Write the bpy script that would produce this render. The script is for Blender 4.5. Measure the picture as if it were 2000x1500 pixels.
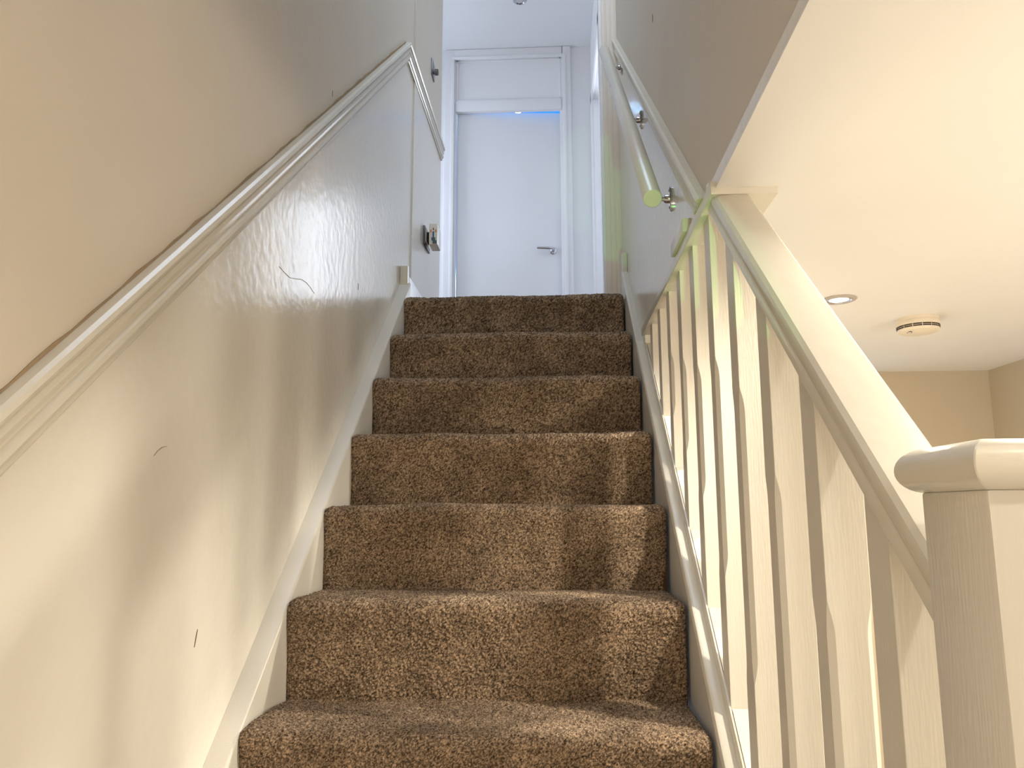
import bpy, bmesh, math, random
import numpy as np
from mathutils import Vector, Matrix

random.seed(7)
rng = np.random.default_rng(11)
for o in list(bpy.data.objects):
    bpy.data.objects.remove(o)
scene = bpy.context.scene
COL = scene.collection

# ------------------------------------------------------------------ camera
F_PX, PITCH, YAW, ROLL = 1509.38, 0.16324, 0.05474, -0.002456
CAM = Vector((0.14532, -1.14094, 0.55873))
fw = Vector((-math.sin(YAW)*math.cos(PITCH), math.cos(YAW)*math.cos(PITCH), math.sin(PITCH)))
rt = fw.cross(Vector((0, 0, 1))).normalized()
up = rt.cross(fw)
rt, up = rt*math.cos(ROLL)+up*math.sin(ROLL), -rt*math.sin(ROLL)+up*math.cos(ROLL)
cd = bpy.data.cameras.new('camera')
cam = bpy.data.objects.new('camera', cd)
COL.objects.link(cam)
m = Matrix((rt, up, -fw)).transposed().to_4x4()
m.translation = CAM
cam.matrix_world = m
cd.sensor_fit = 'HORIZONTAL'
cd.sensor_width = 36.0
cd.lens = F_PX/2000*36.0
cd.clip_start = 0.02
scene.camera = cam

# ------------------------------------------------------------------ world, lights, exposure
w = bpy.data.worlds.new('world')
scene.world = w
w.use_nodes = True
bgn = w.node_tree.nodes['Background']
bgn.inputs['Color'].default_value = (0.62, 0.76, 1.0, 1)
bgn.inputs['Strength'].default_value = 1.0
scene.view_settings.view_transform = 'Standard'
scene.view_settings.look = 'None'
scene.view_settings.exposure = 0.28
scene.view_settings.gamma = 1.0
scene.view_settings.use_curve_mapping = False
scene.cycles.max_bounces = 6
scene.cycles.diffuse_bounces = 4
scene.cycles.glossy_bounces = 3
scene.cycles.transmission_bounces = 2
scene.cycles.use_adaptive_sampling = True
scene.cycles.adaptive_threshold = 0.05

WARM = (1.0, 0.92, 0.77)
DAY = (0.80, 0.88, 1.0)


def area(name, loc, aim, sx, sy, power, color):
    l = bpy.data.lights.new(name, 'AREA')
    l.shape = 'RECTANGLE'
    l.size, l.size_y, l.energy, l.color = sx, sy, power, color
    o = bpy.data.objects.new(name, l)
    COL.objects.link(o)
    o.location = loc
    d = Vector(aim)-Vector(loc)
    o.rotation_euler = d.to_track_quat('-Z', 'Y').to_euler()
    return o


def spot(name, loc, aim, angle, blend, radius, power, color):
    l = bpy.data.lights.new(name, 'SPOT')
    l.spot_size, l.spot_blend = math.radians(angle), blend
    l.shadow_soft_size, l.energy, l.color = radius, power, color
    o = bpy.data.objects.new(name, l)
    COL.objects.link(o)
    o.location = loc
    d = Vector(aim)-Vector(loc)
    o.rotation_euler = d.to_track_quat('-Z', 'Y').to_euler()
    return o


def point(name, loc, radius, power, color):
    l = bpy.data.lights.new(name, 'POINT')
    l.shadow_soft_size, l.energy, l.color = radius, power, color
    o = bpy.data.objects.new(name, l)
    COL.objects.link(o)
    o.location = loc
    return o


# daylight through the two windows of the upper landing
area('daylight_window_east', (1.08, 4.56, 2.40), (0.0, 2.6, 2.1), 1.0, 1.2, 40, DAY)
area('daylight_window_west', (-1.90, 3.30, 2.45), (-0.4, 3.2, 2.3), 1.0, 1.2, 16, DAY)
# added warm fill behind the camera, not a lamp of the hall
point('hall_fill_light', (0.12, -2.2, 1.0), 0.12, 15, (1.0, 0.93, 0.82))
# cool fill added above the stairwell to lift the upper walls
area('stairwell_fill_light', (0.0, 0.75, 3.78), (0.0, 0.75, 0.0), 0.7, 1.4, 15, (0.62, 0.78, 1.0))
# unseen fill added low in the hall to brighten its ceiling
point('ceiling_fill_light', (1.60, 0.55, -0.45), 0.10, 2.5, (1.0, 0.96, 0.91))
# fill added right of the frame to brighten the left stair wall
point('left_wall_fill_light', (1.78, -0.55, 0.50), 0.14, 30, (1.0, 0.93, 0.82))
# green spot added behind the camera to tint the handrail, source guessed
spot('green_tint_light', (0.26, -1.75, 0.05), (0.375, 0.70, 0.05+2.45*math.tan(math.radians(26.0))), 7.2, 0.06, 0.006, 52, (0.16, 1.0, 0.22))

# ------------------------------------------------------------------ constants
G, H = 0.225276, 0.191196          # going and rise
S = H/G
XL, XR = -0.44, 0.43               # stair walls
ZC = 1.11                          # lower ceiling
ZL = 7*H                           # upper landing
ZT = 3.81                          # upper ceiling
YF = 3.90                          # far wall
ZM = -3*H                          # quarter landing below the flight
ZF = -1.30                         # lower room floor


# ------------------------------------------------------------------ materials
def lin(c):
    def f(v):
        v /= 255.0
        return v/12.92 if v <= 0.04045 else ((v+0.055)/1.055)**2.4
    return (f(c[0]), f(c[1]), f(c[2]), 1)


def paint(name, rgb, rough=0.45, bump=0.08, scale=60, mottle=0.04, coat=0.0, streak=None):
    mt = bpy.data.materials.new(name)
    mt.use_nodes = True
    nt = mt.node_tree
    b = nt.nodes['Principled BSDF']
    tc = nt.nodes.new('ShaderNodeTexCoord')
    n1 = nt.nodes.new('ShaderNodeTexNoise')
    n1.inputs['Scale'].default_value = 3.5
    n1.inputs['Detail'].default_value = 2
    nt.links.new(tc.outputs['Object'], n1.inputs['Vector'])
    mix = nt.nodes.new('ShaderNodeMix')
    mix.data_type = 'RGBA'
    c = lin(rgb)
    mix.inputs['A'].default_value = tuple(v*(1-mottle) for v in c[:3])+(1,)
    mix.inputs['B'].default_value = tuple(min(1, v*(1+mottle)) for v in c[:3])+(1,)
    nt.links.new(n1.outputs['Fac'], mix.inputs['Factor'])
    nt.links.new(mix.outputs['Result'], b.inputs['Base Color'])
    b.inputs['Roughness'].default_value = rough
    if coat:
        b.inputs['Coat Weight'].default_value = coat
        b.inputs['Coat Roughness'].default_value = 0.12
    n2 = nt.nodes.new('ShaderNodeTexNoise')
    n2.inputs['Scale'].default_value = scale
    n2.inputs['Detail'].default_value = 1.5
    if streak:
        mp = nt.nodes.new('ShaderNodeMapping')
        mp.inputs['Scale'].default_value = streak
        nt.links.new(tc.outputs['Object'], mp.inputs['Vector'])
        nt.links.new(mp.outputs['Vector'], n2.inputs['Vector'])
    else:
        nt.links.new(tc.outputs['Object'], n2.inputs['Vector'])
    bp = nt.nodes.new('ShaderNodeBump')
    bp.inputs['Strength'].default_value = bump
    bp.inputs['Distance'].default_value = 0.01
    nt.links.new(n2.outputs['Fac'], bp.inputs['Height'])
    nt.links.new(bp.outputs['Normal'], b.inputs['Normal'])
    return mt


def metal(name, rgb, rough=0.2):
    mt = paint(name, rgb, rough, 0.01, 40, 0.02)
    mt.node_tree.nodes['Principled BSDF'].inputs['Metallic'].default_value = 1.0
    return mt


def glow(name, rgb, strength):
    mt = bpy.data.materials.new(name)
    mt.use_nodes = True
    b = mt.node_tree.nodes['Principled BSDF']
    b.inputs['Base Color'].default_value = (0.9, 0.9, 0.9, 1)
    b.inputs['Emission Color'].default_value = lin(rgb)
    b.inputs['Emission Strength'].default_value = strength
    mt.cycles.emission_sampling = 'NONE'
    return mt


def carpet_mat():
    mt = bpy.data.materials.new('brown_twist_pile')
    mt.use_nodes = True
    nt = mt.node_tree
    b = nt.nodes['Principled BSDF']
    at = nt.nodes.new('ShaderNodeAttribute')
    at.attribute_name = 'yarn'
    nt.links.new(at.outputs['Color'], b.inputs['Base Color'])
    b.inputs['Roughness'].default_value = 0.95
    b.inputs['Specular IOR Level'].default_value = 0.1
    b.inputs['Sheen Roughness'].default_value = 0.35
    b.inputs['Sheen Tint'].default_value = lin((220, 190, 150))
    return mt


M = dict(
    tan=paint('tan_wall_paint', (209, 199, 184), 0.5, 0.10, 38, 0.035),
    hall_tan=paint('hall_tan_paint', (196, 182, 158), 0.5, 0.06, 38, 0.03),
    white_wall=paint('off_white_gloss_wall', (233, 228, 217), 0.22, 0.10, 34, 0.03),
    ceiling=paint('cream_ceiling_paint', (236, 234, 230), 0.38, 0.06, 30, 0.03),
    landing=paint('white_landing_paint', (238, 238, 240), 0.55, 0.04, 40, 0.02),
    wood=paint('cream_painted_wood', (216, 210, 198), 0.32, 0.06, 30, 0.03, 0.0, (14, 14, 1.2)),
    gloss=paint('cream_gloss_trim', (219, 213, 199), 0.24, 0.06, 40, 0.03),
    white=paint('white_door_paint', (240, 240, 242), 0.35, 0.03, 40, 0.02),
    beige=paint('beige_painted_frame', (238, 228, 216), 0.4, 0.12, 30, 0.05, 0, (20, 20, 1)),
    shadow_and_wear=paint('brown_shadow_and_wear', (158, 136, 106), 0.7, 0.2, 60, 0.2),  # painted shadow above the dado, also real paint cracks and chips
    chrome=metal('chrome', (200, 200, 205), 0.16),
    steel=metal('brushed_steel', (120, 120, 122), 0.32),
    satin=paint('satin_bezel', (176, 168, 158), 0.35, 0.0, 20, 0.02),
    carpet=carpet_mat(),
    under=paint('carpet_backing', (84, 62, 42), 0.9, 0.1, 80, 0.1),
    plastic=paint('white_plastic', (236, 230, 218), 0.35, 0.01, 50, 0.01),
    aged=paint('yellowed_plastic', (230, 218, 198), 0.4, 0.01, 50, 0.03),
    grille=paint('dark_grille', (46, 30, 26), 0.7, 0.02, 50, 0.05),
    lampglow=glow('downlight_glow', (255, 246, 226), 6),
    lampcool=glow('blue_room_lamp_glow', (255, 255, 255), 14),
    lampoff=paint('unlit_lamp_glass', (200, 200, 204), 0.2, 0.0, 20, 0.02),
    blue=paint('sticker_blue', (26, 98, 132), 0.4, 0.0, 20, 0.02),
    orange=paint('sticker_orange', (226, 150, 110), 0.4, 0.0, 20, 0.02),
    slate=paint('sticker_slate', (82, 106, 108), 0.4, 0.0, 20, 0.02),
    black=paint('black_plastic', (24, 24, 26), 0.4, 0.0, 20, 0.02),
    green=paint('green_plastic', (70, 205, 96), 0.4, 0.0, 20, 0.02),
    yellow=paint('yellow_plastic', (232, 222, 60), 0.4, 0.0, 20, 0.02),
    oak=paint('oak_board', (190, 138, 84), 0.5, 0.1, 30, 0.1, 0, (20, 2, 20)),
    floor=paint('pale_floor', (226, 222, 216), 0.5, 0.05, 30, 0.05),
    chip=paint('plaster_chip', (92, 74, 56), 0.8, 0.1, 60, 0.1),
    shadowgap=paint('dark_gap', (60, 50, 40), 0.8, 0.0, 60, 0.1),
    blueroom=paint('blue_lit_room', (120, 190, 250), 0.6, 0.02, 30, 0.02),  # blue of the room's lighting put into its wall and ceiling colour
)


# ------------------------------------------------------------------ mesh helpers
def tag(o, label=None, cat=None, group=None, kind=None):
    if label:
        o['label'] = label
    if cat:
        o['category'] = cat
    if group:
        o['group'] = group
    if kind:
        o['kind'] = kind
    return o


def empty(name, loc, label, cat, group=None):
    o = bpy.data.objects.new(name, None)
    o.empty_display_size = 0.05
    o.location = loc
    COL.objects.link(o)
    return tag(o, label, cat, group)


def link(name, me, mat, parent=None):
    o = bpy.data.objects.new(name, me)
    COL.objects.link(o)
    mats = mat if isinstance(mat, (list, tuple)) else [mat]
    if len(me.materials) == 0:
        for x in mats:
            me.materials.append(x)
    if parent:
        o.parent = parent
        o.matrix_parent_inverse = Matrix.Translation(-WORLD.get(parent.name, Vector(parent.location)))
        WORLD[o.name] = WORLD.get(parent.name, Vector(parent.location))
        if parent.type == 'MESH':
            o.matrix_parent_inverse = Matrix.Identity(4)
    return o


WORLD = {}


def mesh(name, verts, faces, mat, parent=None, bevel=0.0, smooth=False, segs=2):
    bm = bmesh.new()
    vs = [bm.verts.new(v) for v in verts]
    for f in faces:
        try:
            bm.faces.new([vs[i] for i in f])
        except ValueError:
            pass
    bmesh.ops.recalc_face_normals(bm, faces=bm.faces)
    if bevel:
        bmesh.ops.bevel(bm, geom=list(bm.edges), offset=bevel, segments=segs, profile=0.6, affect='EDGES', clamp_overlap=True)
    me = bpy.data.meshes.new(name)
    bm.to_mesh(me)
    bm.free()
    if smooth or bevel:
        for p in me.polygons:
            p.use_smooth = True
        try:
            me.set_sharp_from_angle(angle=math.radians(40))
        except Exception:
            pass
    return link(name, me, mat, parent)


def boxvf(x0, x1, y0, y1, z0, z1):
    v = [(x0, y0, z0), (x1, y0, z0), (x1, y1, z0), (x0, y1, z0), (x0, y0, z1), (x1, y0, z1), (x1, y1, z1), (x0, y1, z1)]
    f = [(0, 3, 2, 1), (4, 5, 6, 7), (0, 1, 5, 4), (1, 2, 6, 5), (2, 3, 7, 6), (3, 0, 4, 7)]
    return v, f


def box(name, x0, x1, y0, y1, z0, z1, mat, parent=None, bevel=0.0):
    v, f = boxvf(x0, x1, y0, y1, z0, z1)
    return mesh(name, v, f, mat, parent, bevel)


def boxes(name, lst, mats, parent=None):
    """several boxes of one fixed shell as a single mesh; each entry (x0,x1,y0,y1,z0,z1,slot)"""
    bm = bmesh.new()
    for b in lst:
        v, f = boxvf(*b[:6])
        vs = [bm.verts.new(p) for p in v]
        for q in f:
            fc = bm.faces.new([vs[i] for i in q])
            fc.material_index = b[6] if len(b) > 6 else 0
    bmesh.ops.recalc_face_normals(bm, faces=bm.faces)
    me = bpy.data.meshes.new(name)
    bm.to_mesh(me)
    bm.free()
    return link(name, me, mats, parent)


def loft(name, rings, mat, parent=None, closed=True, caps=True, smooth=True, angle=35):
    """rings: lists of points of equal length joined in order"""
    n = len(rings[0])
    v = [p for r in rings for p in r]
    f = []
    for k in range(len(rings)-1):
        a, b = k*n, (k+1)*n
        for i in range(n if closed else n-1):
            j = (i+1) % n
            f.append((a+i, a+j, b+j, b+i))
    if caps and closed:
        f.append(tuple(range(n-1, -1, -1)))
        f.append(tuple(range((len(rings)-1)*n, len(rings)*n)))
    o = mesh(name, v, f, mat, parent)
    if smooth:
        for p in o.data.polygons:
            p.use_smooth = True
        try:
            o.data.set_sharp_from_angle(angle=math.radians(angle))
        except Exception:
            pass
    return o


def slope(name, prof, y0, y1, mat, parent=None, smooth=True):
    """profile of (x, dz above the pitch line) run along the pitch of the stairs, ends cut plumb"""
    return loft(name, [[(x, y, S*y+dz) for x, dz in prof] for y in (y0, y1)], mat, parent, smooth=smooth)


def lathe(name, prof, mat, centre, axis='Z', seg=48, parent=None, angle=35):
    """prof (radius, height) turned about an axis through centre"""
    c = Vector(centre)
    if isinstance(axis, str):
        ax = {'X': Vector((1, 0, 0)), 'Y': Vector((0, 1, 0)), 'Z': Vector((0, 0, 1))}[axis]
    else:
        ax = Vector(axis).normalized()
    u = ax.orthogonal().normalized()
    v = ax.cross(u)
    rings = []
    for r, h in prof:
        r = max(r, 1e-5)
        rings.append([tuple(c+ax*h+(u*math.cos(t)+v*math.sin(t))*r) for t in (2*math.pi*i/seg for i in range(seg))])
    return loft(name, rings, mat, parent, angle=angle)


def tube(name, pts, r, mat, parent=None, seg=12):
    pts = [Vector(p) for p in pts]
    rings = []
    pu = None
    for i, p in enumerate(pts):
        d = (pts[min(i+1, len(pts)-1)]-pts[max(i-1, 0)]).normalized()
        u = d.orthogonal().normalized() if pu is None else (pu-d*pu.dot(d)).normalized()
        pu = u
        v = d.cross(u)
        rr = r[i] if isinstance(r, (list, tuple)) else r
        rings.append([tuple(p+(u*math.cos(t)+v*math.sin(t))*rr) for t in (2*math.pi*k/seg for k in range(seg))])
    return loft(name, rings, mat, parent)


# ------------------------------------------------------------------ the shell
DADO_L0, DADO_LH = 0.900, 0.092      # left dado on the slope: lower edge above pitch line, plumb height
DADO_ZL, DADO_ZH = 2.376, 0.070      # left dado on the landing


def two_tone_wall(name, xa, xb, ybreaks, line, zbot, ztop, mats):
    """wall slab between xa and xb; white under the dado line, tan above it"""
    bm = bmesh.new()

    def quad(pts, mi):
        lo = [bm.verts.new((xa, y, z)) for y, z in pts]
        hi = [bm.verts.new((xb, y, z)) for y, z in pts]
        n = len(pts)
        fs = [bm.faces.new(lo), bm.faces.new(list(reversed(hi)))]
        for i in range(n):
            fs.append(bm.faces.new([lo[i], hi[i], hi[(i+1) % n], lo[(i+1) % n]]))
        for f in fs:
            f.material_index = mi
    for ya, yb in zip(ybreaks[:-1], ybreaks[1:]):
        e = 1e-5
        za, zb = line(ya+e), line(yb-e)
        ba, bb = zbot(ya+e), zbot(yb-e)
        if za <= ba and zb <= bb:
            quad([(ya, ba), (yb, bb), (yb, ztop), (ya, ztop)], 1)
        else:
            za, zb = max(za, ba), max(zb, bb)
            quad([(ya, ba), (yb, bb)]+([(yb, zb)] if zb > bb else [])+([(ya, za)] if za > ba else []), 0)
            quad([(ya, za), (yb, zb), (yb, ztop), (ya, ztop)], 1)
    bmesh.ops.recalc_face_normals(bm, faces=bm.faces)
    me = bpy.data.meshes.new(name)
    bm.to_mesh(me)
    bm.free()
    return tag(link(name, me, mats), kind='structure')


def left_line(y):
    return min(S*y+DADO_L0+0.045, DADO_ZL+0.035)


yap = (DADO_ZL+0.035-DADO_L0-0.045)/S
tag(two_tone_wall('wall_left', XL-0.12, XL, [-2.4, yap, 1.889], left_line, lambda y: -1.4, ZT, [M['white_wall'], M['tan']]),
    'left stair wall, white gloss below the dado rail and tan above')
tag(two_tone_wall('wall_left_landing', XL-0.12, XL+0.006, [1.889, 2.65], left_line, lambda y: ZL-0.2, ZT, [M['white_wall'], M['tan']]),
    'short end of the left wall on the landing')

DADO_R0, DADO_RH = 0.862, 0.078


def right_line(y):
    return S*y+DADO_R0+0.04


tag(two_tone_wall('wall_right', XR, XR+0.10, [-2.4, 0.28, 1.22, 1.95], right_line,
                  lambda y: ZC+0.0015 if y < 1.22 else ZF, ZT, [M['white_wall'], M['tan']]),
    'right stair wall standing over the balustrade opening')
# beyond the frame post: landing part of the right wall with a doorway in it
tag(boxes('wall_right_landing', [(XR, XR+0.1, 1.95, 2.88, 1.0, ZT), (XR, XR+0.1, 2.88, 3.68, 3.27, ZT), (XR, XR+0.1, 3.68, YF, 1.0, ZT)],
          [M['landing']]), 'white right wall of the landing with a doorway', kind='structure')
tag(boxes('wall_far', [(-2.0, -0.535, YF, YF+0.12, 1.0, ZT), (0.232, 0.53, YF, YF+0.12, 1.0, ZT), (-0.535, 0.232, YF, YF+0.12, 3.765, ZT)],
          [M['landing']]), 'white far wall of the landing around the door', kind='structure')
tag(boxes('wall_back', [(-0.6, 2.0, -2.5, -2.4, ZF, ZT)], [M['tan']]), kind='structure')
# side rooms of the landing (daylight comes through their windows)
tag(boxes('wall_east', [(2.0, 2.1, 1.95, 4.6, ZL, ZT), (0.53, 2.0, 1.85, 1.95, ZL, ZT),
                        (0.53, 0.58, 4.5, 4.6, ZL, ZT), (1.58, 2.0, 4.5, 4.6, ZL, ZT), (0.58, 1.58, 4.5, 4.6, ZL, ZL+0.45), (0.58, 1.58, 4.5, 4.6, ZL+1.68, ZT),
                        (0.46, 0.53, YF+0.12, 4.6, ZL, ZT)], [M['landing']]), kind='structure')
tag(boxes('wall_west', [(-1.8, -1.7, 2.5, 2.8, ZL, ZT), (-1.8, -1.7, 3.8, 4.0, ZL, ZT), (-1.8, -1.7, 2.8, 3.8, ZL, ZL+0.5), (-1.8, -1.7, 2.8, 3.8, ZL+1.72, ZT),
                        (-1.8, XL-0.12, 2.55, 2.65, ZL, ZT)], [M['landing']]), kind='structure')
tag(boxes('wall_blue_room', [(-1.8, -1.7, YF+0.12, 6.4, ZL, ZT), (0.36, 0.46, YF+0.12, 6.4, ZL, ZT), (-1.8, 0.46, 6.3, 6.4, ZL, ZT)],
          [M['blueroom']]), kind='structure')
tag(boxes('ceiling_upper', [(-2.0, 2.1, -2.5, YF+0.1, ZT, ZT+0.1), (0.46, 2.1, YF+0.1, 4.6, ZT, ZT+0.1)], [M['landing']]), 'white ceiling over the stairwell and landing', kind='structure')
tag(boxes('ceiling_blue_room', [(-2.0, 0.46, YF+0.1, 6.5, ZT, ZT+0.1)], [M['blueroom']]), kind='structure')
tag(boxes('floor_landing', [(-1.9, 2.1, 8*G+0.012, 6.4, ZL-0.2, ZL-0.003)], [M['under']]), 'landing floor at the top of the stairs', kind='structure')
tag(boxes('floor', [(XR+0.06, 2.0, -2.5, 3.4, ZF-0.1, ZF), (-0.6, XR+0.10, -2.5, -2*G-0.02, ZM-0.1, ZM)], [M['floor']]), 'pale floor of the lower hall', kind='structure')
tag(boxes('ceiling', [(XR+0.105, 2.0, 0.14, 3.4, ZC, ZC+0.09), (XR+0.1, 2.0, -2.5, 0.14, ZC, ZC+0.09), (XR-0.0008, XR+0.1, -2.5, 0.14, ZC, ZC+0.0025)], [M['ceiling']]), 'cream ceiling of the lower hall', kind='structure')
tag(boxes('wall_hall_end', [(1.345, 1.98, 2.00, 2.08, ZF, ZC), (1.345, 1.42, 2.08, 3.3, ZF, ZC)], [M['hall_tan']]), 'tan end wall of the lower hall', kind='structure')
tag(boxes('wall_hall_right', [(1.88, 1.98, -2.4, 2.0, ZF, ZC)], [M['hall_tan']]), 'tan right wall of the lower hall', kind='structure')
tag(boxes('wall_passage_end', [(XR, 1.345, 3.3, 3.4, ZF, ZC)], [M['landing']]), 'bright white wall beyond the balusters', kind='structure')
# panel that closes the space under the flight
tag(mesh('wall_spandrel', [(XR+0.022, -2.3*G, ZF), (XR+0.06, -2.3*G, ZF), (XR+0.06, 1.22, ZF), (XR+0.022, 1.22, ZF),
                            (XR+0.022, -2.3*G, S*-2.3*G-0.2), (XR+0.06, -2.3*G, S*-2.3*G-0.2), (XR+0.06, 1.22, S*1.22-0.2), (XR+0.022, 1.22, S*1.22-0.2)],
         boxvf(0, 1, 0, 1, 0, 1)[1], M['tan']), kind='structure')

# lining board under the right wall where it crosses the balustrade
o = box('trim_1', XR-0.010, XR+0.105, 0.14, 1.235, ZC-0.012, ZC+0.012, M['gloss'], None, 0.002)
tag(o, 'cream lining board along the ceiling edge above the balusters', kind='structure')


# dado rails
def dado_profile():
    return [(0.0, 0.0), (0.007, 0.0), (0.009, 0.05), (0.007, 0.11), (0.012, 0.15), (0.0155, 0.24), (0.015, 0.34), (0.0105, 0.40), (0.0105, 0.45),
            (0.0155, 0.50), (0.0175, 0.60), (0.015, 0.69), (0.0125, 0.72), (0.020, 0.78), (0.0235, 0.86), (0.0225, 0.95), (0.017, 1.0), (0.0, 1.0)]


prof = dado_profile()
r0 = [(XL+o_, -2.35, S*-2.35+DADO_L0+DADO_LH*t) for o_, t in prof]
r1, r2 = [], []
for o_, t in prof:
    z = DADO_ZL+DADO_ZH*t
    ya = (z-DADO_L0-DADO_LH*t)/S
    r1.append((XL+o_, ya, z))
    r2.append((XL+0.006+o_, 2.648, z))
rm = [(x+0.0, y+0.02, z) for x, y, z in r1]
dl = loft('trim_2', [r0, r1, r2], M['gloss'], None, angle=18)
tag(dl, 'cream moulded dado rail climbing the left wall', kind='structure')
# ragged brown strip along its top edge: the rail's upward shadow as colour
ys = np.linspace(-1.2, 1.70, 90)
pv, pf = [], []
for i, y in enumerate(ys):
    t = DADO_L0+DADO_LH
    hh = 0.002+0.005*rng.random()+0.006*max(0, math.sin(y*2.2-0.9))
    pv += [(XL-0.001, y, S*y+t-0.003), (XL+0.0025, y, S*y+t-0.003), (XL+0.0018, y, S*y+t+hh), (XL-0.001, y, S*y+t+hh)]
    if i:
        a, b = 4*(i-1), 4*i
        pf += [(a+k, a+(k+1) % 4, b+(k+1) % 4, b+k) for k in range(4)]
mesh('dado_shadow_line', pv, pf, M['shadow_and_wear'], dl)

r0 = [(XR-o_*0.9, (1.1225-DADO_R0-DADO_RH*t)/S, 1.1225) for o_, t in prof]
r1 = [(XR-o_*0.9, 1.895, S*1.895+DADO_R0+DADO_RH*t) for o_, t in prof]
dr = loft('trim_3', [r0, r1], M['gloss'], None, angle=18)
tag(dr, 'dado rail on the right wall above the round handrail', kind='structure')
box('return_block', XR-0.018, XR+0.002, 0.385, 0.55, 1.1225, 1.152, M['gloss'], dr, 0.003)

# landing skirting on the left
o = box('baseboard_left', XL, XL+0.018, 1.70, 2.649, ZL, ZL+0.142, M['white'], None, 0.003)
tag(o, 'thin white skirting on the landing', kind='structure')

# frame post on the right at the head of the stairs, built of stepped mouldings
post = empty('frame_post', (0.40, 1.90, ZL), 'tall beige painted door frame post at the head of the stairs', 'frame')
box('moulding', 0.408, XR+0.001, 1.897, 1.97, ZL+0.0, ZT-0.005, M['beige'], post, 0.003)
box('moulding', 0.388, 0.410, 1.905, 1.975, ZL+0.0, ZT-0.005, M['beige'], post, 0.004)
box('moulding', 0.368, 0.390, 1.912, 1.975, ZL+0.0, ZT-0.005, M['beige'], post, 0.004)
box('door_stop', 0.357, 0.370, 1.93, 1.985, ZL+0.0, ZT-0.005, M['white'], post, 0.003)

# ------------------------------------------------------------------ staircase
st = empty('staircase', (0, 0, 0), 'cream painted wooden stair strings and steps rising to the landing', 'staircase')
for i in range(-2, 8):
    y0, z1 = i*G+0.018, i*H-0.012
    y1 = (i+1)*G+0.03
    box('step_block', -0.392, 0.40, y0, y1, z1-H-0.02, z1, M['under'], st)
sl = slope('wall_string', [(XL+0.0003, -0.34), (-0.4, -0.34), (-0.4, -0.025), (-0.402, -0.021), (-0.406, -0.018), (XL+0.0003, -0.016)], -2.6*G, 1.705, M['wood'], st)
box('string_end', XL+0.0004, -0.408, 1.688, 1.722, 1.40, 1.492, M['gloss'], st, 0.004)
sr = slope('outer_string', [(0.407, -0.34), (0.45, -0.34), (0.45, 0.01), (0.413, 0.012), (0.407, 0.004)], -2.6*G, 1.2195, M['wood'], st)
slope('outer_string', [(0.407, -0.34), (XR-0.0003, -0.34), (XR-0.0003, 0.01), (0.413, 0.012), (0.407, 0.004)], 1.2195, 1.72, M['wood'], st)
box('string_end', 0.409, 0.4298, 1.70, 1.735, 1.40, 1.53, M['gloss'], st, 0.004)


# carpet: every step its own piece of the runner, with a lumpy cut pile
def smooth_noise(ny, nx, cell):
    gy, gx = int(ny/cell)+3, int(nx/cell)+3
    g = rng.standard_normal((gy, gx))
    yy = np.linspace(0, gy-2.001, ny)
    xx = np.linspace(0, gx-2.001, nx)
    iy, ix = yy.astype(int), xx.astype(int)
    fy, fx = (yy-iy)[:, None], (xx-ix)[None, :]
    fy, fx = fy*fy*(3-2*fy), fx*fx*(3-2*fx)
    a = g[np.ix_(iy, ix)]
    b = g[np.ix_(iy, ix+1)]
    c = g[np.ix_(iy+1, ix)]
    d = g[np.ix_(iy+1, ix+1)]
    return (a*(1-fx)+b*fx)*(1-fy)+(c*(1-fx)+d*fx)*fy


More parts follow.
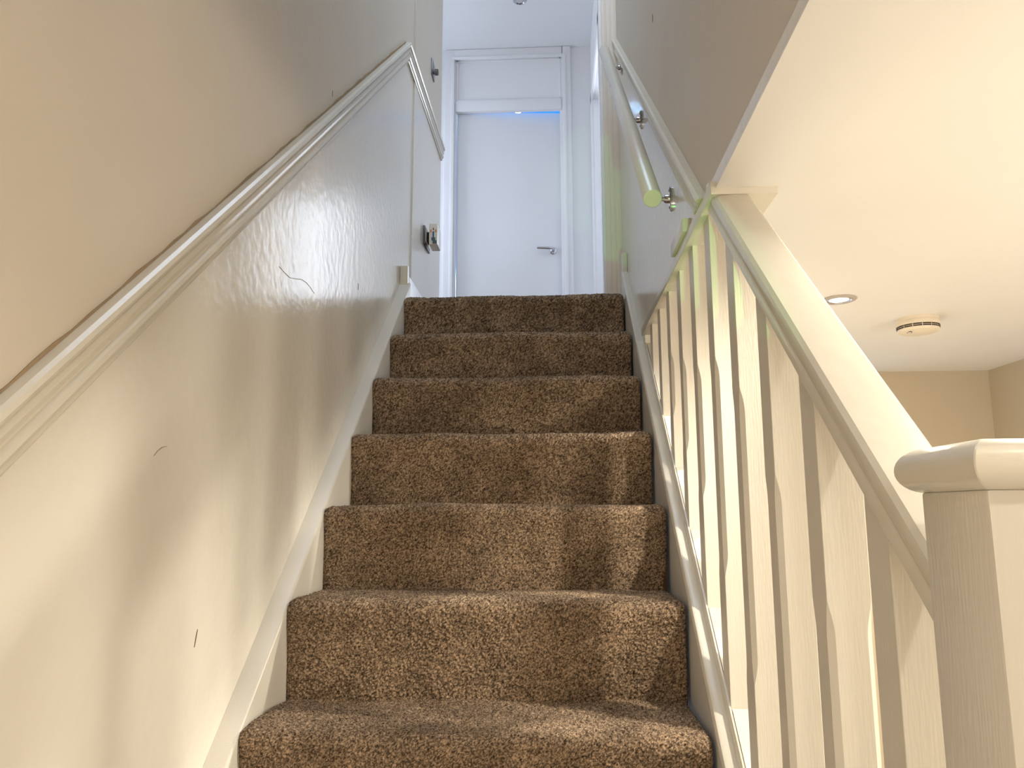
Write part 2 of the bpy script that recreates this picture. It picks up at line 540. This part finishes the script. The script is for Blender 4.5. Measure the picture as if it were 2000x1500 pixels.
def carpet_step(name, i, parent, res, tread=G):
    y0, z0 = i*G, i*H
    P = [(0.013, -H-0.008), (0.012, -H+0.02), (0.010, -0.11), (0.006, -0.065), (0.001, -0.04)]
    R = 0.024
    for k in range(0, 9):
        a = math.pi*(k/8)*0.5
        P.append((R-R*math.cos(a)-0.001, -R+R*math.sin(a)))
    P += [(0.07, 0.001), (tread*0.7, 0.0), (tread+0.014, -0.002)]
    P = np.array(P)
    d = np.r_[0, np.cumsum(np.hypot(*np.diff(P, axis=0).T))]
    n = int(d[-1]/res)
    s = np.linspace(0, d[-1], n)
    yy, zz = np.interp(s, d, P[:, 0]), np.interp(s, d, P[:, 1])
    for _ in range(int(0.006/res)):
        yy[1:-1] = (yy[:-2]+2*yy[1:-1]+yy[2:])/4
        zz[1:-1] = (zz[:-2]+2*zz[1:-1]+zz[2:])/4
    ty, tz = np.gradient(yy), np.gradient(zz)
    L = np.hypot(ty, tz)
    ny_, nz_ = -tz/L, ty/L
    x0, x1 = -0.4015, 0.4015
    nx = int((x1-x0)/res)
    xs = np.linspace(x0, x1, nx)
    disp = smooth_noise(n, nx, 0.0028/res)*0.0010+smooth_noise(n, nx, 1.3)*0.0007
    disp += smooth_noise(n, nx, 0.03/res)*0.0007+smooth_noise(n, nx, 0.16/res)*0.0022
    edge = np.minimum(xs-x0, x1-xs)
    e = np.clip(1-edge/0.020, 0, 1)
    disp -= (0.013*(1-np.sqrt(np.clip(1-e*e, 0, 1))))[None, :]
    lift = np.sin((xs-x0)/(x1-x0)*math.pi*2.3+i*1.7)*0.002
    X = np.repeat(xs[None, :], n, 0)+smooth_noise(n, nx, 2.0)*0.0005
    Y = y0+yy[:, None]+ny_[:, None]*disp
    Z = z0+zz[:, None]+nz_[:, None]*disp+lift[None, :]*np.clip((s/d[-1])*3, 0, 1)[:, None]*np.clip((1-s/d[-1])*3, 0, 1)[:, None]
    co = np.stack([X, Y, Z], -1).reshape(-1, 3).astype(np.float32)
    idx = np.arange(n*nx).reshape(n, nx)
    q = np.stack([idx[:-1, :-1], idx[:-1, 1:], idx[1:, 1:], idx[1:, :-1]], -1).reshape(-1, 4).astype(np.int32)
    me = bpy.data.meshes.new(name)
    me.vertices.add(len(co))
    me.vertices.foreach_set('co', co.ravel())
    me.loops.add(q.size)
    me.loops.foreach_set('vertex_index', q.ravel())
    me.polygons.add(len(q))
    me.polygons.foreach_set('loop_start', np.arange(0, q.size, 4, dtype=np.int32))
    me.polygons.foreach_set('use_smooth', np.ones(len(q), dtype=bool))
    me.update(calc_edges=True)
        # colour of each tuft: twisted light and dark yarns, brushed into soft patches
    k = 0.62*smooth_noise(n, nx, max(1.0, 0.0022/res))+0.62*rng.standard_normal((n, nx))
    k = 1/(1+np.exp(-1.7*(k-0.05)))
    lay = 0.5+0.5*np.tanh(0.9*smooth_noise(n, nx, 0.075/res)+0.5*smooth_noise(n, nx, 0.03/res))
    lo, hi = np.array(lin((56, 40, 28))), np.array(lin((222, 192, 160)))
    c = 0.79*(lo+(hi-lo)*(k[..., None]**1.35))
    c[..., :3] *= (0.74+0.36*lay)[..., None]
    c[..., 3] = 1
    at = me.color_attributes.new('yarn', 'FLOAT_COLOR', 'POINT')
    at.data.foreach_set('color', c.reshape(-1).astype(np.float32))
    return link(name, me, M['carpet'], parent)


rug = empty('stair_carpet', (0, G, 0), 'brown twist pile carpet wrapped over every stair tread and riser', 'carpet')
for i, res in ((-2, 0.01), (-1, 0.01), (0, 0.006), (1, 0.0015), (2, 0.0016), (3, 0.0018), (4, 0.0021), (5, 0.0024), (6, 0.0027), (7, 0.003)):
    carpet_step('carpet_step', i, rug, res)

# ------------------------------------------------------------------ balustrade
bal = empty('balustrade', (0.457, -0.6, ZM), 'cream painted timber balustrade with square balusters and newel post', 'balustrade')
BX = 0.457
# base rail on the outer string: left lip, flat, groove for the balusters, right lip
slope('base_rail', [(0.405, 0.0), (0.405, 0.006), (0.408, 0.013), (0.413, 0.016), (0.428, 0.016), (0.4285, 0.034), (0.4305, 0.038), (0.4335, 0.039), (0.4345, 0.028), (0.4795, 0.028),
                    (0.4805, 0.039), (0.488, 0.039), (0.494, 0.034), (0.497, 0.026), (0.497, 0.0)], -2.45*G, 1.262, M['gloss'], bal)
# handrail
hp = [(0.430, 0.917), (0.484, 0.917), (0.487, 0.921), (0.487, 0.934), (0.485, 0.941), (0.489, 0.947), (0.4905, 0.958), (0.489, 0.969), (0.484, 0.975),
      (0.457, 0.977), (0.430, 0.975), (0.4255, 0.969), (0.4245, 0.958), (0.426, 0.947), (0.4295, 0.941), (0.4275, 0.934), (0.4275, 0.921)]
slope('hand_rail', hp, -0.558, (ZC-0.012-0.95)/S+0.03, M['gloss'], bal)
BW = 0.0235


def baluster(yc, parent):
    zb = S*(yc-BW)+0.020
    zt = min(S*(yc+BW)+0.925, ZC-0.008)
    Hh = zt-zb
    ab, at = (0.23, 0.27) if Hh > 0.75 else (Hh*0.3, Hh*0.34)
    rings = []

    def ring(z, ch):
        ch = max(ch, 0.0006)
        w_ = BW
        pts = [(-w_+ch, -w_), (w_-ch, -w_), (w_, -w_+ch), (w_, w_-ch), (w_-ch, w_), (-w_+ch, w_), (-w_, w_-ch), (-w_, -w_+ch)]
        return [(BX+u, yc+v, z) for u, v in pts]
    rings.append(ring(zb, 0))
    if Hh > 0.35:
        for k in range(7):
            t = k/6
            rings.append(ring(zb+ab+0.04*t, 0.0068*math.sin(t*math.pi/2)))
        for k in range(7):
            t = k/6
            rings.append(ring(zt-at-0.04*(1-t), 0.0068*math.cos(t*math.pi/2)))
    rings.append(ring(zt, 0))
    return loft('baluster', rings, M['wood'], parent, angle=20)


BY = [-0.104+0.0235+0.1685*k for k in range(-2, 8)]
for y in BY:
    baluster(y, bal)
# fillets in the groove between balusters
ends = [-2.4*G]+BY+[1.255]
for a, b in zip(ends[:-1], ends[1:]):
    ya, yb = a+BW+0.001, b-BW-0.001
    if a == ends[0]:
        ya = a
    if yb-ya < 0.02:
        continue
    slope('fillet', [(0.4355, 0.026), (0.4785, 0.026), (0.4785, 0.037), (0.4355, 0.037)], ya, yb, M['wood'], bal, smooth=False)
# newel post and its bullnosed cap
nw = box('newel_post', 0.412, 0.502, -0.644, -0.556, ZM, 0.5715, M['wood'], bal, 0.0025)
cx0, cx1, cy0, cy1, cz0, cz1 = 0.399, 0.515, -0.657, -0.543, 0.571, 0.603
R = (cz1-cz0)/2
rings = []
for k in range(0, 17):
    a = -math.pi/2+math.pi*k/16
    ins = R-R*math.cos(a)
    z = cz0+R+R*math.sin(a)
    c = 0.0008
    x0, x1, y0, y1 = cx0+ins, cx1-ins, cy0+ins, cy1-ins
    rings.append([(x0+c, y0, z), (x1-c, y0, z), (x1, y0+c, z), (x1, y1-c, z), (x1-c, y1, z), (x0+c, y1, z), (x0, y1-c, z), (x0, y0+c, z)])
loft('newel_cap', rings, M['gloss'], nw, angle=28)

# ------------------------------------------------------------------ wall handrail on chrome brackets
A, B = Vector((0.368, 0.490, 1.238)), Vector((0.364, 1.735, 2.392))
hr = empty('wall_handrail', A, 'round white wooden handrail on chrome brackets along the right wall', 'handrail')
d = (B-A).normalized()
n = (B-A).length
lathe('rail', [(0.0005, 0), (0.0185, 0), (0.0205, 0.0015), (0.0212, 0.004), (0.0212, n-0.004), (0.0195, n-0.001), (0.0005, n)], M['gloss'], A, d, 40, hr)
for yb in (0.615, 1.13, 1.70):
    t = (yb-A.y)/(B.y-A.y)
    c = A+(B-A)*t
    zb = c.z-0.065
    plate = loft('bracket_plate', [[(XR-dx, yb+0.013*sc*math.cos(u), zb+0.031*sc*math.sin(u)) for u in (2*math.pi*k/28 for k in range(28))]
                                   for dx, sc in ((-0.001, 1), (0.004, 1), (0.0065, 0.86))], M['chrome'], hr)
    tube('bracket_arm', [(XR-0.005, yb, zb), (XR-0.03, yb, zb), (c.x+0.012, yb, zb+0.004), (c.x+0.003, yb, zb+0.012), (c.x, yb, zb+0.03), (c.x, yb, c.z-0.012)], 0.0055, M['chrome'], hr)
    lathe('bracket_boss', [(0.0005, 0), (0.0105, 0), (0.0095, 0.010), (0.0065, 0.014), (0.0005, 0.014)], M['chrome'], (XR-0.005, yb, zb), (-1, 0, 0), 24, hr)
    for s in (-1, 1):
        lathe('screw', [(0.0005, 0), (0.0035, 0), (0.003, 0.0015), (0.0005, 0.002)], M['steel'], (XR-0.006, yb, zb+0.021*s), (-1, 0, 0), 12, hr)

# ------------------------------------------------------------------ far door with its frame and transom
dx0, dx1 = -0.522, 0.220
ox0, ox1 = -0.602, 0.288
zt_bar0, zt_bar1 = 3.336, 3.418
frm = empty('door_frame', (-0.15, YF, ZL), 'white moulded door frame with a panel above the far door', 'door frame')
for xa, xb in ((ox0, dx0-0.012), (dx1+0.012, ox1)):
    box('architrave', xa, xb, YF-0.018, YF+0.002, ZL, ZT-0.002, M['white'], frm, 0.004)
    s0, s1 = (xb-0.022, xb+0.002) if xa < 0 else (xa-0.002, xa+0.022)
    box('architrave_bead', s0, s1, YF-0.027, YF-0.01, ZL, ZT-0.075, M['white'], frm, 0.004)
box('head_architrave', ox0+0.06, ox1-0.06, YF-0.017, YF+0.002, 3.735, ZT-0.002, M['white'], frm, 0.004)
box('head_bead', dx0-0.03, dx1+0.03, YF-0.026, YF-0.01, 3.728, 3.75, M['white'], frm, 0.004)
for xa, xb in ((dx0-0.016, dx0+0.0), (dx1, dx1+0.016)):
    box('jamb', xa, xb, YF-0.004, YF+0.12, ZL, 3.74, M['white'], frm, 0.002)
box('transom_bar', dx0, dx1, YF-0.012, YF+0.028, zt_bar0, zt_bar1, M['white'], frm, 0.005)
box('transom_panel', dx0, dx1, YF+0.012, YF+0.03, zt_bar1-0.005, 3.745, M['white'], frm)
for args in ((dx0, dx1, 3.722, 3.738), (dx0, dx1, zt_bar1, zt_bar1+0.012)):
    box('panel_bead', args[0], args[1], YF+0.0, YF+0.016, args[2], args[3], M['white'], frm, 0.004)
for xa, xb in ((dx0, dx0+0.014), (dx1-0.014, dx1)):
    box('panel_bead', xa, xb, YF+0.0, YF+0.016, zt_bar1, 3.738, M['white'], frm, 0.004)
for xa, xb in ((dx0-0.002, dx0+0.006), (dx1-0.010, dx1+0.002)):
    box('door_stop', xa, xb, YF+0.004, YF+0.016, ZL, zt_bar0, M['white'], frm, 0.002)

door = tag(bpy.data.objects.new('door_1', None), 'white flush landing door standing slightly ajar', 'door', kind='structure')
COL.objects.link(door)
door.location = (dx0+0.006, YF+0.03, ZL)
dw = dx1-dx0-0.012
v, f = boxvf(0, dw, 0, 0.038, 0.008, zt_bar0-ZL+0.017)
o = mesh('door_leaf', v, f, M['white'], None, 0.002)
o.parent = door
lf = o
hx, hz = dw-0.060, 2.330-ZL
o = lathe('handle_rose', [(0.0005, 0), (0.0245, 0), (0.025, -0.004), (0.022, -0.008), (0.0005, -0.009)], M['chrome'], (hx, 0, hz), 'Y', 32)
o.parent = lf
o = tube('lever', [(hx, -0.006, hz), (hx, -0.045, hz), (hx-0.008, -0.053, hz+0.001), (hx-0.03, -0.055, hz+0.002), (hx-0.115, -0.055, hz+0.004)], [0.0095, 0.0095, 0.0095, 0.009, 0.0075], M['chrome'])
o.parent = lf
door.rotation_euler = (0, 0, math.radians(4.2))

# right hand doorway of the landing: architrave
fr2 = empty('doorway_architrave', (XR, 3.3, ZL), 'white architrave round the doorway on the right of the landing', 'door frame')
for ya, yb in ((2.815, 2.885), (3.675, 3.745)):
    box('architrave', XR-0.016, XR+0.001, ya, yb, ZL, 3.335, M['white'], fr2, 0.004)
box('architrave_head', XR-0.016, XR+0.001, 2.815, 3.745, 3.265, 3.335, M['white'], fr2, 0.004)
for ya, yb in ((2.88, 2.9), (3.66, 3.68)):
    box('jamb', XR, XR+0.1, ya, yb, ZL, 3.27, M['white'], fr2, 0.002)

# ------------------------------------------------------------------ downlights
def downlight(name, x, y, z, label, glassmat, power, color, lit=True):
    e = empty(name, (x, y, z), label, 'ceiling light', 'recessed ceiling downlights')
    lathe('bezel', [(0.030, 0.001), (0.044, 0.0005), (0.0445, -0.002), (0.041, -0.005), (0.036, -0.006), (0.033, -0.004), (0.030, 0.001)], M['chrome'] if not lit else M['satin'], (x, y, z), 'Z', 48, e)
    lathe('retaining_ring', [(0.028, 0.0), (0.0325, 0.0), (0.0335, -0.0045), (0.0315, -0.0055), (0.028, -0.003)], M['chrome'], (x, y, z), 'Z', 48, e)
    lathe('lens', [(0.0005, 0.0), (0.028, 0.0), (0.028, -0.0025), (0.015, -0.0045), (0.0005, -0.005)], glassmat, (x, y, z), 'Z', 40, e)
    if power:
        l = bpy.data.lights.new(name+'_light', 'SPOT')
        l.spot_size, l.spot_blend = math.radians(164), 0.55
        l.shadow_soft_size, l.energy, l.color = 0.022, power, color
        lo = bpy.data.objects.new(name+'_light', l)
        COL.objects.link(lo)
        lo.location = (x, y, z-0.03)
    return e


downlight('downlight', 0.90, 0.882, ZC, 'glowing round downlight in the cream ceiling beside the smoke alarm', M['lampglow'], 45, WARM)
downlight('downlight', 0.90, -0.05, ZC, 'glowing downlight in the cream ceiling above the newel post', M['lampglow'], 36, WARM)
downlight('downlight', 0.90, -0.98, ZC, 'glowing downlight in the cream ceiling nearest the viewer, behind the newel post', M['lampglow'], 10, WARM)
downlight('downlight', 0.95, 2.75, ZC, 'glowing downlight over the bright passage behind the balusters', M['lampglow'], 40, (1.0, 0.93, 0.84))
downlight('downlight', -0.046, 3.369, ZT, 'unlit chrome downlight in the white landing ceiling', M['lampoff'], 0, WARM, lit=False)
downlight('downlight', -0.123, 4.774, ZT, 'lit downlight in the blue room seen over the ajar door', M['lampcool'], 14, (0.35, 0.68, 1.0))
point('blue_room_light', (-0.4, 5.3, 2.4), 0.2, 40, (0.42, 0.72, 1.0))

# ------------------------------------------------------------------ smoke alarm
sx, sy, sr_ = 1.205, 1.112, 0.058
sa = empty('smoke_alarm', (sx, sy, ZC), 'round cream smoke alarm on the ceiling beyond the balustrade', 'smoke alarm')
lathe('base', [(0.0005, 0.001), (sr_*0.97, 0.001), (sr_*0.98, -0.008), (sr_*0.95, -0.010), (sr_*0.95, -0.012), (0.0005, -0.012)], M['aged'], (sx, sy, ZC), 'Z', 56, sa)
lathe('body', [(0.0005, -0.011), (sr_*0.97, -0.011), (sr_, -0.014), (sr_, -0.0235), (sr_*0.965, -0.024), (sr_*0.965, -0.0335), (sr_*0.97, -0.034), (sr_*0.93, -0.039), (sr_*0.8, -0.0425), (0.0005, -0.0435)],
      M['aged'], (sx, sy, ZC), 'Z', 56, sa)
nseg = 14
for band in ((-0.0245, -0.0275), (-0.0295, -0.0325)):
    for k in range(nseg):
        a0, a1 = 2*math.pi*(k+0.05)/nseg, 2*math.pi*(k+0.95)/nseg
        v, f = [], []
        for j in range(5):
            a = a0+(a1-a0)*j/4
            for rr, zz in ((sr_*0.955, band[0]), (sr_*0.985, band[0]), (sr_*0.985, band[1]), (sr_*0.955, band[1])):
                v.append((sx+rr*math.cos(a), sy+rr*math.sin(a), ZC+zz))
            if j:
                f += [(4*j-4+i, 4*j-4+(i+1) % 4, 4*j+(i+1) % 4, 4*j+i) for i in range(4)]
        f += [(3, 2, 1, 0), (16, 17, 18, 19)]
        mesh('vent_slot', v, f, M['grille'], sa)
for px, py, L_ in ((-0.034, -0.018, 0.008), (-0.030, -0.020, 0.008), (-0.034, -0.006, 0.004), (-0.024, -0.010, 0.003)):
    v, f = boxvf(-0.0012, 0.0012, -L_/2, L_/2, -0.0005, 0.0012)
    c, s_ = math.cos(-0.9), math.sin(-0.9)
    v = [(sx+px+a*c-b*s_, sy+py+a*s_+b*c, ZC-0.0432+zz) for a, b, zz in v]
    mesh('sounder_slot', v, f, M['grille'], sa)

# ------------------------------------------------------------------ things on the left landing wall
XW = XL+0.006
sw = empty('dimmer_switch', (XW, 2.33, 2.70), 'dark metal dimmer switch with a round knob on the left landing wall', 'switch')
box('switch_plate', XW-0.001, XW+0.006, 2.295, 2.375, 2.660, 2.745, M['steel'], sw, 0.002)
lathe('knob', [(0.0005, 0), (0.009, 0), (0.009, 0.006), (0.0155, 0.007), (0.0155, 0.022), (0.013, 0.025), (0.0005, 0.025)], M['steel'], (XW+0.006, 2.335, 2.690), 'X', 28, sw)

so = empty('wall_socket', (XW, 2.23, 1.79), 'chrome edged wall socket low on the left landing wall', 'socket')
box('socket_plate', XW-0.001, XW+0.008, 2.155, 2.302, 1.748, 1.834, M['steel'], so, 0.002)
box('socket_insert', XW+0.006, XW+0.0105, 2.17, 2.287, 1.76, 1.822, M['plastic'], so, 0.002)
pl = empty('plug_in_adapter', (XW+0.02, 2.22, 1.78), 'white plug in device with a blue and orange sticker in the wall socket', 'adapter')
box('adapter_neck', XW+0.0103, XW+0.028, 2.185, 2.245, 1.770, 1.812, M['black'], pl, 0.004)
box('adapter_body', XW+0.024, XW+0.064, 2.165, 2.262, 1.745, 1.845, M['plastic'], pl, 0.006)
for (xa, xb, za, zb, mm) in ((0.030, 0.0365, 1.802, 1.815, 'orange'), (0.052, 0.0585, 1.802, 1.815, 'orange'), (0.041, 0.0475, 1.777, 1.806, 'blue'), (0.0425, 0.046, 1.812, 1.823, 'black'),
                             (0.036, 0.0535, 1.763, 1.778, 'slate'), (0.041, 0.0595, 1.749, 1.764, 'slate')):
    box('sticker', XW+xa, XW+xb, 2.1638, 2.1655, za, zb, M[mm], pl)

# ------------------------------------------------------------------ small things glimpsed between the balusters
sh = empty('shelf_unit', (1.25, 2.40, ZF), 'oak shelf unit in the bright passage glimpsed between balusters', 'shelf')
for xa in (1.135, 1.318):
    box('side_panel', xa, xa+0.018, 2.28, 2.50, ZF, -0.262, M['white'], sh)
for z in (ZF+0.08, -0.86, -0.545, -0.33, -0.272):
    box('shelf_board', 1.135 if z > -0.3 else 1.153, 1.336 if z > -0.3 else 1.318, 2.275, 2.50, z, z+0.03, M['oak'], sh, 0.002)
gb = empty('storage_tub', (1.24, 2.38, -0.242), 'green tub with a yellow rim standing on the oak shelf unit', 'tub')
box('tub_base', 1.155, 1.325, 2.30, 2.46, -0.241, -0.215, M['yellow'], gb, 0.004)
box('tub_body', 1.16, 1.32, 2.305, 2.455, -0.214, -0.075, M['green'], gb, 0.01)
bx_ = empty('black_speaker', (1.24, 2.38, -0.515), 'small black box standing inside the oak shelf unit', 'speaker')
box('speaker_case', 1.165, 1.31, 2.30, 2.46, -0.514, -0.37, M['black'], bx_, 0.006)
lathe('speaker_cone', [(0.0005, -0.004), (0.02, -0.004), (0.05, -0.008), (0.055, -0.002), (0.055, 0.002), (0.0005, 0.002)], M['grille'], (1.237, 2.30, -0.44), 'Y', 28, bx_)

# scuffs and chips in the plaster
def chip(name, pts_yz, x, w_, label, mat='chip', side=1):
    pts = []
    k = len(pts_yz)
    v, f = [], []
    for i, (y, z) in enumerate(pts_yz):
        ww = w_*math.sin(math.pi*(i+0.5)/k)
        for dx, dy in ((-0.001, -ww), (0.0009, -ww*0.4), (0.0009, ww*0.4), (-0.001, ww)):
            v.append((x+side*dx, y+dy, z))
        if i:
            f += [(4*i-4+j, 4*i-4+(j+1) % 4, 4*i+(j+1) % 4, 4*i+j) for j in range(4)]
    f += [(3, 2, 1, 0), tuple(range(4*k-4, 4*k))]
    return tag(mesh(name, v, f, M[mat]), label, 'scuff')


def crack(name, pts, x, w_, label, mat):
    k = len(pts)
    v, f = [], []
    for i, (y, z) in enumerate(pts):
        p, q = pts[max(i-1, 0)], pts[min(i+1, k-1)]
        ty, tz = q[0]-p[0], q[1]-p[1]
        L = math.hypot(ty, tz)
        ny_, nz_ = -tz/L, ty/L
        ww = w_*(0.35+0.65*math.sin(math.pi*(i+0.5)/k))
        for dx, d_ in ((-0.001, -1), (0.0008, -0.4), (0.0008, 0.4), (-0.001, 1)):
            v.append((x+dx, y+ny_*ww*d_, z+nz_*ww*d_))
        if i:
            f += [(4*i-4+j, 4*i-4+(j+1) % 4, 4*i+(j+1) % 4, 4*i+j) for j in range(4)]
    f += [(3, 2, 1, 0), tuple(range(4*k-4, 4*k))]
    return tag(mesh(name, v, f, M[mat]), label, 'scuff')


chip('wall_scuff', [(0.130+0.008*t, 0.343+0.027*t) for t in (0, .25, .5, .75, 1)], XL, 0.0018, 'short brown scuff mark low on the white left wall')
chip('plaster_chip', [(0.822, 1.915-0.024*t) for t in (0, .25, .5, .75, 1)], XR, 0.005, 'dark plaster chip high on the right stair wall', 'chip', -1)
crack('paint_crack', [(0.423, 1.078), (0.455, 1.075), (0.49, 1.074), (0.53, 1.083), (0.57, 1.094), (0.604, 1.097), (0.635, 1.094), (0.668, 1.088)], XL, 0.0010,
      'ragged crack in the white paint halfway up the left wall', 'shadow_and_wear')
chip('paint_chip', [(1.08, 1.238-0.020*t) for t in (0, .25, .5, .75, 1)], XL, 0.004, 'small brown paint chip near the top of the left wall', 'shadow_and_wear')
chip('wall_nick', [(0.752, 1.676-0.018*t) for t in (0, .25, .5, .75, 1)], XL, 0.002, 'tiny dark nick in the tan wall above the dado rail', 'chip')
crack('hairline_mark', [(-0.04, 0.640), (-0.03, 0.648), (-0.018, 0.654), (-0.004, 0.657)], XL, 0.0009, 'faint curved hairline mark on the white left wall', 'shadow_and_wear')
